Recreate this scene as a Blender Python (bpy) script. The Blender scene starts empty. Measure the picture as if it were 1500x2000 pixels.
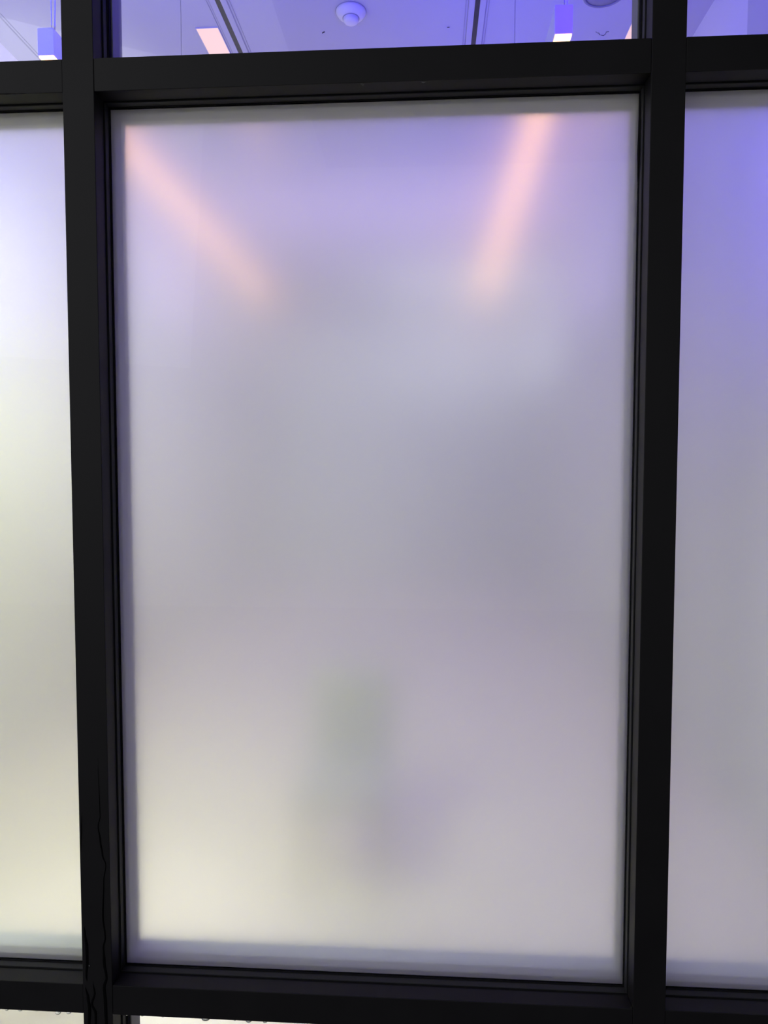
import bpy, bmesh, math, random
from mathutils import Vector, Matrix
random.seed(4)
C = bpy.context.scene.collection
sc = bpy.context.scene
R = math.radians

# ------------------------------------------------------------------ camera
EYE, DIST = 1.6, 1.3366
YAW, PITCH, ROLL, FPX = .0614, -.053, .0004, 1400.0
cd = bpy.data.cameras.new('camera')
cam = bpy.data.objects.new('camera', cd); C.objects.link(cam)
fw = Vector((-math.sin(YAW) * math.cos(PITCH), math.cos(YAW) * math.cos(PITCH), math.sin(PITCH)))
r0 = Vector((math.cos(YAW), math.sin(YAW), 0)); u0 = r0.cross(fw)
rr = r0 * math.cos(ROLL) + u0 * math.sin(ROLL); uu = -r0 * math.sin(ROLL) + u0 * math.cos(ROLL)
m = Matrix((rr, uu, -fw)).transposed().to_4x4(); m.translation = Vector((0, -DIST, EYE))
cam.matrix_world = m
cd.sensor_fit = 'VERTICAL'; cd.sensor_height = 36.0; cd.sensor_width = 27.0
cd.lens = FPX / 2000 * 36.0
cd.clip_start = .02; cd.clip_end = 200
sc.camera = cam

# ------------------------------------------------------------------ world, exposure
sc.view_settings.view_transform = 'Standard'; sc.view_settings.look = 'None'
sc.view_settings.exposure = 0; sc.view_settings.gamma = 1; sc.view_settings.use_curve_mapping = False
sc.cycles.max_bounces = 10; sc.cycles.diffuse_bounces = 5; sc.cycles.transmission_bounces = 8
sc.cycles.transparent_max_bounces = 16; sc.cycles.use_denoising = True
w = bpy.data.worlds.new('overcast'); sc.world = w; w.use_nodes = True
bg = w.node_tree.nodes['Background']; bg.inputs[0].default_value = (0.98, 0.99, 1.00, 1); bg.inputs[1].default_value = .85

# ------------------------------------------------------------------ lights
def aim(o, d): o.rotation_euler = Vector(d).to_track_quat('-Z', 'Y').to_euler()
def area(name, loc, d, sx, sy, power, col, spread=180):
    l = bpy.data.lights.new(name, 'AREA'); l.shape = 'RECTANGLE'; l.size = sx; l.size_y = sy
    l.energy = power; l.color = col; l.spread = R(spread)
    o = bpy.data.objects.new(name, l); C.objects.link(o); o.location = loc; aim(o, d); return o
def spot(name, loc, tgt, power, col, size=70, blend=1, rad=.05):
    l = bpy.data.lights.new(name, 'SPOT'); l.energy = power; l.color = col; l.spot_size = R(size); l.spot_blend = blend
    l.shadow_soft_size = rad
    o = bpy.data.objects.new(name, l); C.objects.link(o); o.location = loc; aim(o, Vector(tgt) - Vector(loc)); return o
# LED strips standing on the inner ledge of the transom, washing the ceiling
area('uplight_left', (-1.25, 0.2, 2.4), (-0.05, 0.6, 1), 0.9, 0.03, 60.56, (0.0, 0.0, 1.0))
area('uplight_right', (0.82, 0.2, 2.4), (-0.12, 0.6, 1), 0.8, 0.03, 66.67, (0.05, 0.0, 1.0))
# ceiling fill lamps added above the two pendants and farther back, without fixtures
area('ceiling_fill_left', (-1.247, 2.5, 3.06), (0, 0, 1), 0.03, 2.9, 1.59, (0.0, 0.0, 1.0))
area('ceiling_fill_right', (0.416, 2.5, 3.07), (0, 0, 1), 0.03, 2.9, 12.39, (0.0, 0.0, 1.0))
area('ceiling_fill_back', (0.4, 7.2, 2.75), (0, 0.25, 1), 2.0, 0.06, 31.12, (0.88, 0.91, 1.0))
area('ceiling_fill_middle', (-0.4, 4.8, 2.9), (0, 0, 1), 3.2, 0.06, 38.84, (0.64, 0.47, 1.0))
# fill lamps added under the inner side of the transom, shining into the room
area('fill_left', (-1.25, 0.17, 2.29), (-0.15, 1, -0.9), 0.9, 0.03, 38, (.90, 1, .38), 150)
spot('spot_left_near', (-1.4, 0.17, 2.28), (-2.39, 2.9, 2.2), 222, (.96, 1, .70), 80)
spot('spot_left_high', (-1.5, 0.17, 2.3), (-2.39, 2.9, 3.3), 490, (.86, .87, .97), 45)
spot('spot_left_far', (-0.9, 0.17, 2.28), (-2.39, 6.5, 1.6), 336.6, (0.96, 1.0, 0.83), 50)
spot('spot_back', (-0.5, 0.17, 2.28), (-0.4, 9, 1.8), 195, (0.99, 1.0, 0.86), 50)
spot('spot_floor_left', (-1.1, 0.17, 2.28), (-1.1, 0.6, 0), 112, (.98, .97, .92), 46)
spot('spot_floor_centre', (-0.2, 0.17, 2.28), (-0.2, 0.75, 0), 10, (0.96, 1.0, 0.92), 60)
spot('spot_floor_right', (0.9, 0.17, 2.28), (0.9, 0.75, 0), 28, (0.94, 1.0, 0.77), 70)
# soft fill lamp added outside left, for the brighter open street side
area('outside_fill_left', (-4.2, -5.2, 4.2), (0.55, 1, -0.45), 4.0, 3.0, 36, (.95, .97, 1))

# ------------------------------------------------------------------ materials
def mat(name, base=(.5, .5, .5), rough=.5, metal=0, noise=0, nscale=20, bump=0, spec=.5, emit=None, es=0):
    mt = bpy.data.materials.new(name); mt.use_nodes = True; nt = mt.node_tree; b = nt.nodes['Principled BSDF']
    b.inputs['Base Color'].default_value = (*base, 1); b.inputs['Roughness'].default_value = rough
    b.inputs['Metallic'].default_value = metal; b.inputs['Specular IOR Level'].default_value = spec
    if emit: b.inputs['Emission Color'].default_value = (*emit, 1); b.inputs['Emission Strength'].default_value = es
    if noise or bump:
        tc = nt.nodes.new('ShaderNodeTexCoord'); n = nt.nodes.new('ShaderNodeTexNoise')
        n.inputs['Scale'].default_value = nscale; n.inputs['Detail'].default_value = 5
        nt.links.new(tc.outputs['Object'], n.inputs['Vector'])
        if noise:
            cr = nt.nodes.new('ShaderNodeMix'); cr.data_type = 'RGBA'
            cr.inputs[6].default_value = (*[c * (1 - noise) for c in base], 1)
            cr.inputs[7].default_value = (*[min(1, c * (1 + noise)) for c in base], 1)
            nt.links.new(n.outputs['Fac'], cr.inputs[0]); nt.links.new(cr.outputs[2], b.inputs['Base Color'])
            mr = nt.nodes.new('ShaderNodeMapRange'); mr.inputs[3].default_value = rough * .85; mr.inputs[4].default_value = min(1, rough * 1.15)
            nt.links.new(n.outputs['Fac'], mr.inputs[0]); nt.links.new(mr.outputs[0], b.inputs['Roughness'])
        if bump:
            bp = nt.nodes.new('ShaderNodeBump'); bp.inputs['Strength'].default_value = bump; bp.inputs['Distance'].default_value = .002
            nt.links.new(n.outputs['Fac'], bp.inputs['Height']); nt.links.new(bp.outputs[0], b.inputs['Normal'])
    return mt
M = {
 'frame': mat('black_powder_coat', (.0095, .0090, .0105), .5, 0, .25, 9, .05, spec=.14),
 'bead': mat('black_anodised', (.022, .022, .024), .5, 0, .15, 30, spec=.12),
 'inner_frame': mat('dark_grey_inner_paint', (.16, .16, .17), .5, 0, .1, 30, spec=.3),
 'sill_grey': mat('grey_sill', (.40, .42, .44), .45, 0, .1, 30),
 'gasket': mat('black_rubber', (.008, .008, .009), .8, 0, .2, 60, spec=.05),
 'wet': mat('wet_black', (.001, .001, .0015), .12, spec=.12),
 'ceiling': mat('pale_grey_ceiling_paint', (.45, .45, .46), .8, 0, .02, 3),
 'wall_warm': mat('cream_wall_paint', (.80, .79, .70), .7, 0, .03, 2),
 'wall_white': mat('pale_grey_wall_paint', (.62, .62, .62), .7, 0, .03, 2),
 'clad': mat('dark_cladding', (.02, .02, .022), .6, 0, .2, 4),
 'paving': mat('wet_dark_paving', (.035, .035, .037), .5, 0, .3, 8, .3),
 'white_metal': mat('white_coated_metal', (.52, .52, .55), .35, 0, .02, 20),
 'plastic': mat('white_plastic', (.60, .60, .60), .4, 0, .02, 20),
 'slot': mat('black_slot', (.006, .006, .006), .6, 0, .2, 20),
 'grey_line': mat('grey_reveal', (.30, .30, .32), .6, 0, .1, 20),
 'grey_mesh': mat('grey_grille', (.22, .22, .26), .6, 0, .15, 60),
 'steel': mat('steel_wire', (.25, .25, .27), .35, 1, .1, 40),
 'cord': mat('pale_cord', (.5, .5, .52), .5, 0, .05, 40),
 'lamp': mat('lamp_diffuser', (.25, .25, .22), .5, emit=(1, .50, .16), es=4.8),
 'warm_panel': mat('warm_diffuser', (.2, .18, .17), .5, emit=(1, .62, .54), es=.95),
 'grey_fabric': mat('grey_fabric', (.42, .42, .46), .9, 0, .2, 80, .3),
 'dust': mat('dark_debris', (.01, .01, .03), .8, 0, .2, 80),
}
# floor: cream polished marble, soft pink veins
mt = bpy.data.materials.new('cream_marble'); mt.use_nodes = True; nt = mt.node_tree; b = nt.nodes['Principled BSDF']
tc = nt.nodes.new('ShaderNodeTexCoord'); n = nt.nodes.new('ShaderNodeTexNoise'); n.inputs['Scale'].default_value = 6; n.inputs['Detail'].default_value = 8
n.inputs['Distortion'].default_value = 1.6
cr = nt.nodes.new('ShaderNodeValToRGB'); cr.color_ramp.elements[0].position = .35; cr.color_ramp.elements[0].color = (.80, .72, .67, 1)
cr.color_ramp.elements[1].position = .6; cr.color_ramp.elements[1].color = (.88, .81, .76, 1)
nt.links.new(tc.outputs['Object'], n.inputs['Vector']); nt.links.new(n.outputs['Fac'], cr.inputs[0]); nt.links.new(cr.outputs[0], b.inputs['Base Color'])
b.inputs['Roughness'].default_value = .35
M['floor'] = mt

def glass_nodes(mt):
    mt.use_nodes = True; nt = mt.node_tree; nt.nodes.clear(); N = nt.nodes.new; L = nt.links.new
    out = N('ShaderNodeOutputMaterial'); tr = N('ShaderNodeBsdfTransparent'); gl = N('ShaderNodeBsdfGlossy')
    tr.inputs[0].default_value = (.97, .985, .98, 1); gl.inputs['Roughness'].default_value = .01
    fr = N('ShaderNodeFresnel'); fr.inputs[0].default_value = 1.45; mx = N('ShaderNodeMixShader')
    sc_ = N('ShaderNodeMath'); sc_.operation = 'MULTIPLY'; sc_.inputs[1].default_value = .6
    L(fr.outputs[0], sc_.inputs[0]); L(sc_.outputs[0], mx.inputs[0]); L(tr.outputs[0], mx.inputs[1]); L(gl.outputs[0], mx.inputs[2]); L(mx.outputs[0], out.inputs[0])
    return mt
M['glass'] = glass_nodes(bpy.data.materials.new('clear_glass'))
def frost_nodes(mt):
    mt.use_nodes = True; nt = mt.node_tree; nt.nodes.clear(); N = nt.nodes.new; L = nt.links.new
    out = N('ShaderNodeOutputMaterial')
    def refr(ior, rough, c):
        r = N('ShaderNodeBsdfRefraction'); r.inputs['IOR'].default_value = ior; r.inputs['Roughness'].default_value = rough
        r.inputs[0].default_value = (*c, 1); return r
    a = refr(1.10, .66, FT); c = refr(1.30, .68, FT)
    t = N('ShaderNodeBsdfTranslucent'); t.inputs[0].default_value = (.96, .97, .96, 1)
    d = N('ShaderNodeBsdfDiffuse'); d.inputs[0].default_value = (.80, .82, .82, 1)
    m1 = N('ShaderNodeMixShader'); m1.inputs[0].default_value = FR[0]; L(a.outputs[0], m1.inputs[1]); L(c.outputs[0], m1.inputs[2])
    m2 = N('ShaderNodeMixShader'); m2.inputs[0].default_value = FR[1]; L(m1.outputs[0], m2.inputs[1]); L(t.outputs[0], m2.inputs[2])
    m3 = N('ShaderNodeMixShader'); m3.inputs[0].default_value = FR[2]; L(m2.outputs[0], m3.inputs[1]); L(d.outputs[0], m3.inputs[2])
    L(m3.outputs[0], out.inputs[0]); return mt
FT = (.95, .96, .94)
FR = (.50, .25, .05)      # share of the mid lobe, of the wide lobe, of back scatter
M['frost'] = frost_nodes(bpy.data.materials.new('etched_glass'))

# ------------------------------------------------------------------ helpers
def add_box(bm, x0, x1, y0, y1, z0, z1, bev=0, mi=0):
    vs = [bm.verts.new((x, y, z)) for x in (x0, x1) for y in (y0, y1) for z in (z0, z1)]
    fs = [bm.faces.new([vs[i] for i in f]) for f in ((0, 1, 3, 2), (4, 6, 7, 5), (0, 4, 5, 1), (2, 3, 7, 6), (0, 2, 6, 4), (1, 5, 7, 3))]
    for f in fs: f.material_index = mi
    if bev:
        bmesh.ops.bevel(bm, geom=list({e for f in fs for e in f.edges}), offset=bev, segments=2, affect='EDGES', profile=.6)
def add_tube(bm, pts, rad, seg=8):
    pts = [Vector(p) for p in pts]; rings = []
    for i, p in enumerate(pts):
        t = (pts[min(i + 1, len(pts) - 1)] - pts[max(i - 1, 0)]).normalized()
        a = t.orthogonal().normalized() if abs(t.x) > .9 else t.cross(Vector((1, 0, 0))).normalized(); b2 = t.cross(a)
        rings.append([bm.verts.new(p + (a * math.cos(k * 2 * math.pi / seg) + b2 * math.sin(k * 2 * math.pi / seg)) * rad) for k in range(seg)])
    for q in range(len(rings) - 1):
        for k in range(seg): bm.faces.new((rings[q][k], rings[q][(k + 1) % seg], rings[q + 1][(k + 1) % seg], rings[q + 1][k]))
    bm.faces.new(rings[0][::-1]); bm.faces.new(rings[-1])
def add_lathe(bm, prof, cx, cy, seg=48):
    rings = []
    for r_, z in prof:
        rings.append([bm.verts.new((cx + r_ * math.cos(k * 2 * math.pi / seg), cy + r_ * math.sin(k * 2 * math.pi / seg), z)) for k in range(seg)] if r_ > 0 else [bm.verts.new((cx, cy, z))])
    for a, b2 in zip(rings, rings[1:]):
        for k in range(seg):
            k2 = (k + 1) % seg
            if len(a) == 1 and len(b2) == 1: continue
            if len(b2) == 1: bm.faces.new((a[k], a[k2], b2[0]))
            elif len(a) == 1: bm.faces.new((a[0], b2[k2], b2[k]))
            else: bm.faces.new((a[k], a[k2], b2[k2], b2[k]))
def obj(name, bm, mts, parent=None, smooth=False):
    bmesh.ops.recalc_face_normals(bm, faces=bm.faces[:])
    me = bpy.data.meshes.new(name); bm.to_mesh(me); bm.free()
    for q in (mts if isinstance(mts, (list, tuple)) else [mts]): me.materials.append(M[q])
    if smooth:
        for p in me.polygons: p.use_smooth = True
    o = bpy.data.objects.new(name, me); C.objects.link(o); o.parent = parent
    return o
def box(name, x0, x1, y0, y1, z0, z1, mt, parent=None, bev=0):
    bm = bmesh.new(); add_box(bm, x0, x1, y0, y1, z0, z1, bev); return obj(name, bm, mt, parent)
def tag(o, label, cat=None, group=None, kind=None):
    o['label'] = label
    if cat: o['category'] = cat
    if group: o['group'] = group
    if kind: o['kind'] = kind
    return o
def empty(name, label, cat=None, group=None, kind=None):
    o = bpy.data.objects.new(name, None); C.objects.link(o); o.empty_display_size = .1
    return tag(o, label, cat, group, kind)

# ------------------------------------------------------------------ room shell
H = 4.0
XL, XR, YF = -2.39, 1.44, 9.0
tag(box('floor', -3.2, 2.4, 0, YF + .2, -.1, 0, 'floor'), 'pale cream floor seen below the bottom rail', 'floor', kind='structure')
ceil = tag(box('ceiling', -3.2, 2.4, .125, YF + .2, H, H + .15, 'ceiling'), 'white ceiling washed in violet light beyond the upper glass', 'ceiling', kind='structure')
tag(box('wall_left', XL - .15, XL, .125, YF, 0, H, 'wall_warm'), 'bright cream side wall behind the left frosted pane', 'wall', kind='structure')
wr = tag(box('wall_right', XR, XR + .15, .125, YF, 0, H, 'wall_white'), 'pale side wall at right, tinted lilac at the top', 'wall', kind='structure')
box('pilaster', XR - .012, XR, 1.77, 2.10, 0, H, 'ceiling', wr, .002)
box('baseboard', XR - .015, XR, .2, 1.77, 0, .1, 'wall_white', wr)
tag(box('wall_back', XL, XR, YF, YF + .15, 0, H, 'wall_white'), 'far pale wall blurred behind the centre frosted pane', 'wall', kind='structure')
g = tag(box('ground', -8, 2.6, -7, 0, -.1, 0, 'paving'), 'dark wet pavement outside in front of the glazing', 'pavement', kind='structure')
tag(box('light_blocker_right', 2.4, 2.6, -7, -.01, 0, 4.6, 'clad'), 'unseen dark wall added outside right to block light', 'wall', kind='structure')  # unseen wall, added to keep the light from the right dark
box('ceiling_joint', XL + .13, XL + .137, .2, YF, H - .002, H, 'grey_line', ceil)
box('ceiling_joint', XL + .150, XL + .154, .2, YF, H - .002, H, 'grey_line', ceil)

tag(box('light_blocker_top', -.9, 2.6, -5, -.02, 4.3, 4.45, 'clad'), 'unseen dark slab added overhead to block light from the glazing', 'light blocker', kind='structure')  # unseen slab, added to hold sky light off the frame

# ------------------------------------------------------------------ facade frame
MX = [(-2.8340, -2.7740), (-1.7585, -1.6985), (-.6830, -.6230), (.3925, .4525), (1.4680, 1.5280)]
ZS = (.5240, .5844); ZT = (2.3106, 2.3706)
DEP = .125
wf = empty('wall_front', 'black metal glazing frame with posts and rails', 'glazing frame', kind='structure')
labels = [None, None, 'black post left of centre with wet runs low down', 'black post right of the centre pane', None]
for (a, b_), lb in zip(MX, labels):
    o = box('post', a, b_, 0, DEP, 0, H + .15, 'frame', wf, .0012)
    if lb: o['label'] = lb
for i in range(4):
    a, b_ = MX[i][1], MX[i + 1][0]; e = .0003
    box('upper_rail', a + e, b_ - e, .0008, DEP - .001, ZT[0], ZT[1], 'frame', wf, .0012)
    box('lower_rail', a + e, b_ - e, .0008, DEP - .001, ZS[0], ZS[1], 'frame', wf, .0012)
    box('base_rail', a + e, b_ - e, .0008, DEP - .001, 0, .06, 'frame', wf, .0012)
    box('head_rail', a + e, b_ - e, .0008, DEP - .001, H, H + .15, 'frame', wf, .0012)
box('side_panel', 1.528, 2.4, 0, DEP, 0, H + .15, 'clad', wf)
box('side_panel', -8, -2.834, 0, DEP, 0, H + .15, 'clad', wf)

def ring(x0, x1, z0, z1, t, y0, y1, name, mt, parent, bev=.0006):
    for (a, b_, c, d) in ((x0, x0 + t, z0, z1), (x1 - t, x1, z0, z1), (x0 + t, x1 - t, z0, z0 + t), (x0 + t, x1 - t, z1 - t, z1)):
        box(name, a, b_, y0, y1, c, d, mt, parent, bev)
def window(name, i, z0, z1, kind, label):
    x0, x1 = MX[i][1], MX[i + 1][0]
    wd = empty(name, label, 'window', kind='structure')
    ring(x0, x1, z0, z1, .0010, .0375, .0405, 'shadow_gap', 'gasket', wd, 0)
    ring(x0, x1, z0, z1, .0022, .0405, .0560, 'glazing_bead', 'bead', wd)
    ring(x0, x1, z0, z1, .0034, .0560, .0592, 'gasket', 'gasket', wd, 0)
    ring(x0, x1, z0, z1, .0034, .0632, .0730, 'gasket', 'gasket', wd, 0)
    ring(x0, x1, z0, z1, .0060, .0730, .0900, 'inner_bead', 'inner_frame', wd)
    ring(x0, x1, z0, z1, .0030, .0902, .1240, 'inner_lining', 'inner_frame', wd)
    bm = bmesh.new(); add_box(bm, x0 + .002, x1 - .002, .0592, .0632, z0 + .002, z1 - .002)
    bm.faces.ensure_lookup_table()
    for f in bm.faces:
        if .0595 < f.calc_center_median().y < .0629: f.material_index = 1 if kind != 'frost' else 2
    if kind == 'frost':
        for f in bm.faces:
            if f.calc_center_median().y > .0630: f.material_index = 1
        obj('frosted_pane', bm, ['glass', 'frost', 'gasket'], wd)
    else:
        obj('clear_pane', bm, ['glass', 'gasket'], wd)
    if kind == 'frost':
        box('inner_sill', x0 + .001, x1 - .001, .0905, DEP + .004, z0 + .0032, z0 + .007, 'sill_grey', wd, .001)
    return wd
w1 = window('window_1', 2, ZS[1], ZT[0], 'frost', 'tall frosted glass window in the centre, between the two black posts')
window('window_2', 1, ZS[1], ZT[0], 'frost', 'bright frosted glass window cut off by the left edge')
window('window_3', 3, ZS[1], ZT[0], 'frost', 'dimmer frosted glass window cut off by the right edge')
window('window_4', 2, ZT[1], H, 'clear', 'clear upper window in the centre showing the violet ceiling')
window('window_5', 1, ZT[1], H, 'clear', 'clear upper window at the top left corner')
window('window_6', 3, ZT[1], H, 'clear', 'clear upper window at the top right corner')
window('window_7', 2, .06, ZS[0], 'clear', 'clear low window under the centre frosted one')
window('window_8', 1, .06, ZS[0], 'clear', 'clear low window at the bottom left corner')
window('window_9', 3, .06, ZS[0], 'clear', 'clear low window at the bottom right corner')
window('window_10', 0, ZS[1], ZT[0], 'frost', 'frosted window beyond the left edge')
window('window_11', 0, ZT[1], H, 'clear', 'clear upper window beyond the left edge')
window('window_12', 0, .06, ZS[0], 'clear', 'clear low window beyond the left edge')

# loose sliver of gasket at the upper right of the centre pane
def ribbon(name, pts, mt, parent, y, lift=.0008, seg=6):
    """tapered domed bead along (x, z, width) points on a vertical face at depth y, bulging towards -y"""
    P = []
    for i in range(len(pts) - 1):
        for k in range(5):
            t = k / 5; s = t * t * (3 - 2 * t)
            P.append([pts[i][q] * (1 - t) + pts[i + 1][q] * t if q == 1 else pts[i][q] * (1 - s) + pts[i + 1][q] * s for q in range(3)])
    P.append(list(pts[-1]))
    bm = bmesh.new(); rows = []
    for i, (x, z, wd) in enumerate(P):
        a, c = P[max(0, i - 1)], P[min(len(P) - 1, i + 1)]
        d = Vector((c[0] - a[0], c[1] - a[1])).normalized(); nx, nz = d.y, -d.x
        row = []
        for k in range(seg + 1):
            th = math.pi * k / seg; s = math.cos(th) * wd / 2
            row.append(bm.verts.new((x + nx * s, y - max(.00002, math.sin(th) * min(lift, wd * .4)), z + nz * s)))
        rows.append(row)
    for a, c in zip(rows, rows[1:]):
        for k in range(seg): bm.faces.new((a[k], a[k + 1], c[k + 1], c[k]))
        bm.faces.new((a[0], c[0], c[seg], a[seg]))
    bm.faces.new(rows[0]); bm.faces.new(rows[-1][::-1])
    return obj(name, bm, mt, parent, True)
o = ribbon('loose_gasket', [(.3880, 2.302, .0006), (.3886, 2.27, .003), (.3890, 2.245, .0048), (.3884, 2.20, .0052), (.3876, 2.165, .0022), (.3872, 2.135, .0004)], 'gasket', w1, .0557, .002)
o['label'] = 'black gasket sliver hanging loose at the upper right'

# ------------------------------------------------------------------ water on the frame
def trickle(pts, label):
    o = ribbon('water_trickle', pts, 'wet', None, -.0001, .0007)
    tag(o, label, 'water', 'water trickles on the left post')
A = [(-.6424,1.0449,.0006),(-.6404,.9281,.0016),(-.6448,.9084,.0020),(-.6410,.88,.0036),(-.6372,.8507,.0034),(-.6309,.8313,.0018),(-.6357,.7979,.0024),(-.6388,.7258,.0036),(-.635,.682,.0030),(-.6391,.663,.0038),(-.6382,.6315,.0062),(-.6341,.6,.0050),(-.6392,.5808,.0060),(-.6373,.547,.0070),(-.6361,.49,.0060)]
trickle(A, 'longest water trickle, winding down the right half of the left post')
trickle([(-.6772,.935,.0006),(-.6785,.90,.0022),(-.6803,.87,.0016),(-.6808,.855,.0006)], 'short thin water trickle at the left edge of the left post, highest of them')
trickle([(-.6774,.705,.0010),(-.6760,.69,.0036),(-.6730,.6616,.0064),(-.6730,.63,.0056),(-.6752,.6013,.0040),(-.6740,.592,.0012)], 'broad water trickle on the left side of the left post beside the rail')
trickle([(-.6778,.582,.0016),(-.6727,.557,.0056),(-.6701,.5348,.0066),(-.6724,.49,.0060)], 'water trickle at the foot of the left post, nearest its left edge')
trickle([(-.6622,.592,.0008),(-.6590,.5672,.0040),(-.6651,.5446,.0046),(-.6577,.5259,.0056),(-.6582,.49,.0046)], 'water trickle at the foot of the left post, between two others')

tag(ribbon('sealant_bead', [(-.98, 2.3128, .0030), (-.90, 2.3128, .0042), (-.80, 2.3121, .0036), (-.772, 2.3116, .0016), (-.765, 2.3114, .0030), (-.7542, 2.3112, .0010)], 'wet', None, .0007, .0012),
    'black smear of sealant along the lower edge of the upper left rail', 'sealant')

M['water'] = mat('water_drop', (.75, .78, .8), .05, spec=.5)
nd = M['water'].node_tree.nodes['Principled BSDF']; nd.inputs['Transmission Weight'].default_value = .85; nd.inputs['IOR'].default_value = 1.33
def drop(x, y, z, rx, rz, label, group):
    bm = bmesh.new(); bmesh.ops.create_uvsphere(bm, u_segments=14, v_segments=9, radius=1)
    for v in bm.verts:
        v.co = Vector((x + v.co.x * rx, y + v.co.y * rx * .7, z + (v.co.z - .1 * v.co.z ** 2) * rz))
    return tag(obj('water_drop', bm, 'water', None, True), label, 'water drop', group)
GD = 'water drops hanging under the lower rails'
for x, rx, rz, lb in [
    (-.8427, .0042, .0022, 'water drop under the lower left rail, nearest the left edge of the photo'),
    (-.8150, .0044, .0020, 'water drop under the lower left rail, second from the left edge of the photo'),
    (-.7811, .0026, .0016, 'small water drop under the lower left rail, third from the left edge of the photo'),
    (-.7588, .0016, .0014, 'tiniest water drop under the lower left rail, just left of the largest drop'),
    (-.7366, .0062, .0042, 'largest water drop, under the lower left rail'),
    (-.7145, .0050, .0028, 'rounded water drop under the left rail, between the largest drop and the left post'),
    (-.5949, .0022, .0018, 'tiny water drop under the centre lower rail, nearest the left post'),
    (-.5637, .0030, .0012, 'thin water drop under the centre rail, second from the left post'),
    (-.5221, .0024, .0014, 'small water drop under the centre rail, third from the left post'),
    (-.4354, .0084, .0020, 'wide flat water drop under the centre lower rail'),
    (-.3769, .0024, .0014, 'small water drop under the centre rail, first to the right of the wide flat one'),
    (-.3493, .0060, .0020, 'long water drop under the centre rail, second to the right of the wide flat one'),
    (-.3166, .0044, .0018, 'water drop under the centre rail, farthest from the left post')]:
    drop(x, .003, ZS[0] - rz * .4, rx, rz, lb, GD)
drop(-.6681, -.0006, .6243, .0014, .0014, 'pale bead of water on the foot of the left post', 'single drops')
drop(-.1226, .006, ZT[0] + .0002, .0034, .0020, 'pale water drop under the upper rail, left of the two there', 'drops under the upper rail')
drop(-.0111, .006, ZT[0] + .0002, .0036, .0014, 'pale water drop under the upper rail, right of the two there', 'drops under the upper rail')

def speck(pts, rad, label):
    bm = bmesh.new(); add_tube(bm, [(x, .0585, z) for x, z in pts], rad, 6)
    tag(obj('debris_speck', bm, 'dust', None, True), label, 'debris', 'specks on the upper centre glass')
speck([(.3072,2.4185),(.3102,2.4160),(.3125,2.4162),(.3140,2.4130),(.3175,2.4118),(.3215,2.4112),(.3250,2.4140),(.3262,2.4175),(.3310,2.4180)], .0005, 'dark curled thread on the upper centre glass near the right lamp')
speck([(-.2032,2.4340),(-.2020,2.4358),(-.1985,2.4366)], .0009, 'tiny dark hooked speck on glass below the smoke detector')
speck([(.0325,2.4364),(.0370,2.4364)], .0007, 'tiny dark dash-like speck on glass left of the right black slot')

# ------------------------------------------------------------------ ceiling fittings
def pendant(x, y0, y1, z0, z1, wd, mid, label):
    t = empty('pendant_light', label, 'pendant light', 'long box pendant lights'); t.location = (x, y0, z0)
    def P(o): o.location = (-x, -y0, -z0); return o
    hw = wd / 2
    bm = bmesh.new(); add_box(bm, x - hw, x + hw, y0, y1, z0 + .006, z1, .0012); P(obj('housing', bm, 'white_metal', t))
    bm = bmesh.new(); add_box(bm, x - hw + .002, x + hw - .002, y0 + .002, y1 - .002, z0, z0 + .006, .001); P(obj('light_strip', bm, 'lamp', t))
    for k, yy in enumerate((y0 + .03, y0 + mid, y1 - .08)):
        bm = bmesh.new(); add_tube(bm, [(x + .006, yy, z1 - .002), (x + .006, yy, H)], .0011)
        cb = P(obj('cable', bm, 'steel', t, True))
        bm = bmesh.new(); add_lathe(bm, [(0, H - .012), (.012, H - .012), (.014, H), (0, H)], x + .006, yy, 20)
        obj('cable_cap', bm, 'white_metal', cb, True)
    bm = bmesh.new()
    pts = [(x + .014 + .004 * math.sin(k * 1.1) + (.004 if k > 1 else 0), y0 + .03 + .003 * math.cos(k * .8), z1 - .002 + (H - z1 + .002) * k / 12) for k in range(13)]
    add_tube(bm, pts, .0022); P(obj('power_cord', bm, 'cord', t, True))
    return t
pendant(-1.247, 1.0, 3.98, 2.955, 3.047, .053, 1.30, 'long box pendant light hanging at the top left, beside the left post')
pendant(.416, 1.0, 4.02, 2.963, 3.056, .055, 1.38, 'long box pendant light hanging at the top right of the centre window')

def slot(x, label):
    t = empty('air_slot', label, 'ceiling slot', 'black ceiling air slots')
    box('slot_opening', x - .0125, x + .0125, .9, 4.1, H - .003, H - .0005, 'slot', t)
    for s in (-1, 1):
        for d in (.045, .057):
            a, b_ = sorted((x + s * d, x + s * (d + .0035)))
            box('reveal_line', a, b_, .9, 4.1, H - .002, H, 'grey_line', t)
        a, b_ = sorted((x + s * .013, x + s * .044))
        box('flange', a, b_, .9, 4.1, H - .0045, H, 'ceiling', t, .0008)
slot(-1.075, 'slanting black air slot in the ceiling beside the pink light panel')
slot(.243, 'nearly upright black air slot in the ceiling left of the right pendant')

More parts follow.
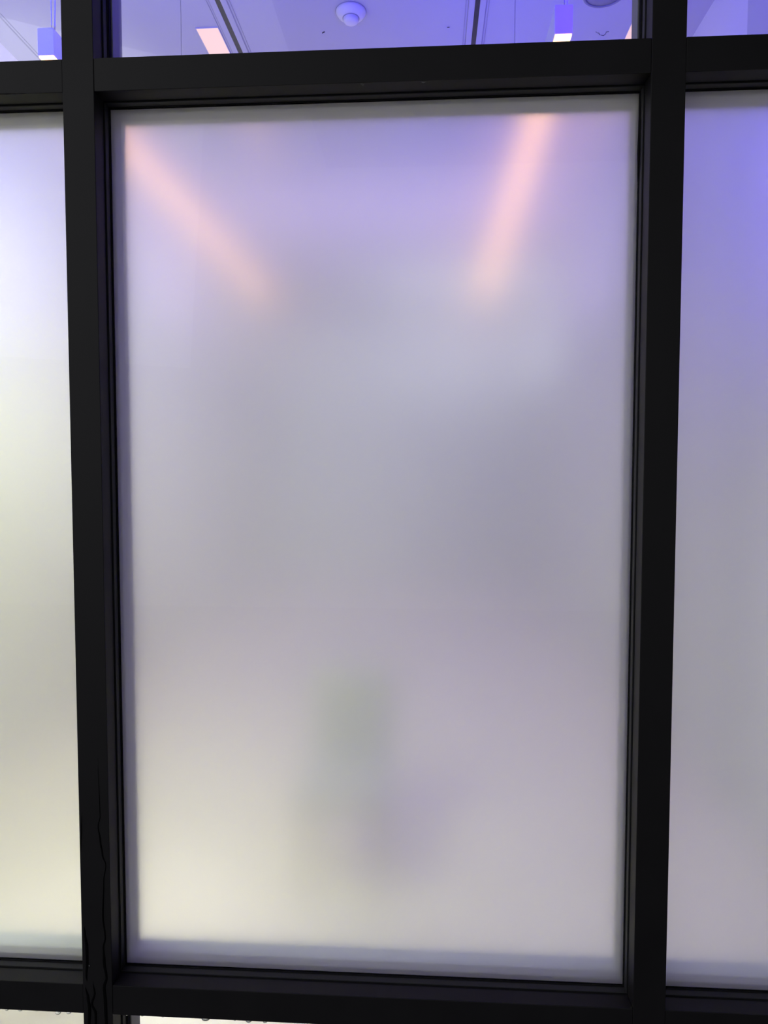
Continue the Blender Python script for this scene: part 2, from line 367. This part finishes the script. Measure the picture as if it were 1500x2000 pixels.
def panel(x0, x1, y0, y1, label):
    t = empty('ceiling_light_panel', label, 'ceiling light', 'warm ceiling light panels')
    box('diffuser', x0 + .003, x1 - .003, y0 + .003, y1 - .003, H - .004, H, 'warm_panel', t)
    box('frame', x0, x0 + .003, y0, y1, H - .006, H, 'white_metal', t)
    box('frame', x1 - .003, x1, y0, y1, H - .006, H, 'white_metal', t)
    box('frame', x0 + .003, x1 - .003, y0, y0 + .003, H - .006, H, 'white_metal', t)
panel(-1.260, -1.135, 2.585, 3.9, 'pale pink glowing ceiling panel left of the slanting black slot')
panel(1.070, 1.20, 2.56, 3.9, 'pink glowing ceiling panel seen at the right edge of the upper centre window')

t = empty('smoke_detector', 'round white smoke detector on the ceiling at top centre', 'smoke detector')
dx, dy = -.409, 2.50; s = 1.0
bm = bmesh.new(); add_lathe(bm, [(0, H), (.077, H), (.0775, H - .008), (.075, H - .014), (.066, H - .026), (.052, H - .034), (.046, H - .036), (0, H - .036)], dx, dy); obj('base', bm, 'plastic', t, True)
bm = bmesh.new(); add_lathe(bm, [(.040, H - .034), (.040, H - .048), (.036, H - .056), (.024, H - .061), (0, H - .062)], dx, dy); obj('sensor_cap', bm, 'plastic', t, True)
bm = bmesh.new(); add_lathe(bm, [(.0415, H - .0355), (.0435, H - .0365), (.0435, H - .0385), (.0400, H - .0390)], dx, dy); obj('seam_ring', bm, 'grey_line', t, True)
bm = bmesh.new(); add_lathe(bm, [(.0775, H), (.080, H - .0005), (.080, H - .002), (.077, H - .003)], dx, dy); obj('base_ring', bm, 'grey_line', t, True)

t = empty('ceiling_speaker', 'round dark ceiling grille above the right pendant light', 'ceiling speaker')
dx, dy = .872, 2.44
bm = bmesh.new(); add_lathe(bm, [(.092, H), (.105, H), (.104, H - .006), (.094, H - .008), (.092, H - .004)], dx, dy); obj('rim', bm, 'grey_mesh', t, True)
bm = bmesh.new(); add_lathe(bm, [(.093, H - .001), (.09, H - .004), (.05, H - .006), (0, H - .0065)], dx, dy); obj('grille', bm, 'grey_mesh', t, True)

# low grey chair blurred behind the centre pane
t = empty('low_chair', 'blurred grey shape low behind the centre frosted pane, left of its middle', 'chair')
box('seat', -.50, -.14, 1.10, 1.46, .34, .43, 'grey_fabric', t, .03)
box('backrest', -.49, -.15, 1.46, 1.53, .36, .78, 'grey_fabric', t, .03)
for lx in (-.46, -.18):
    for ly in (1.14, 1.44): box('leg', lx - .010, lx + .010, ly - .010, ly + .010, 0, .35, 'steel', t, .002)
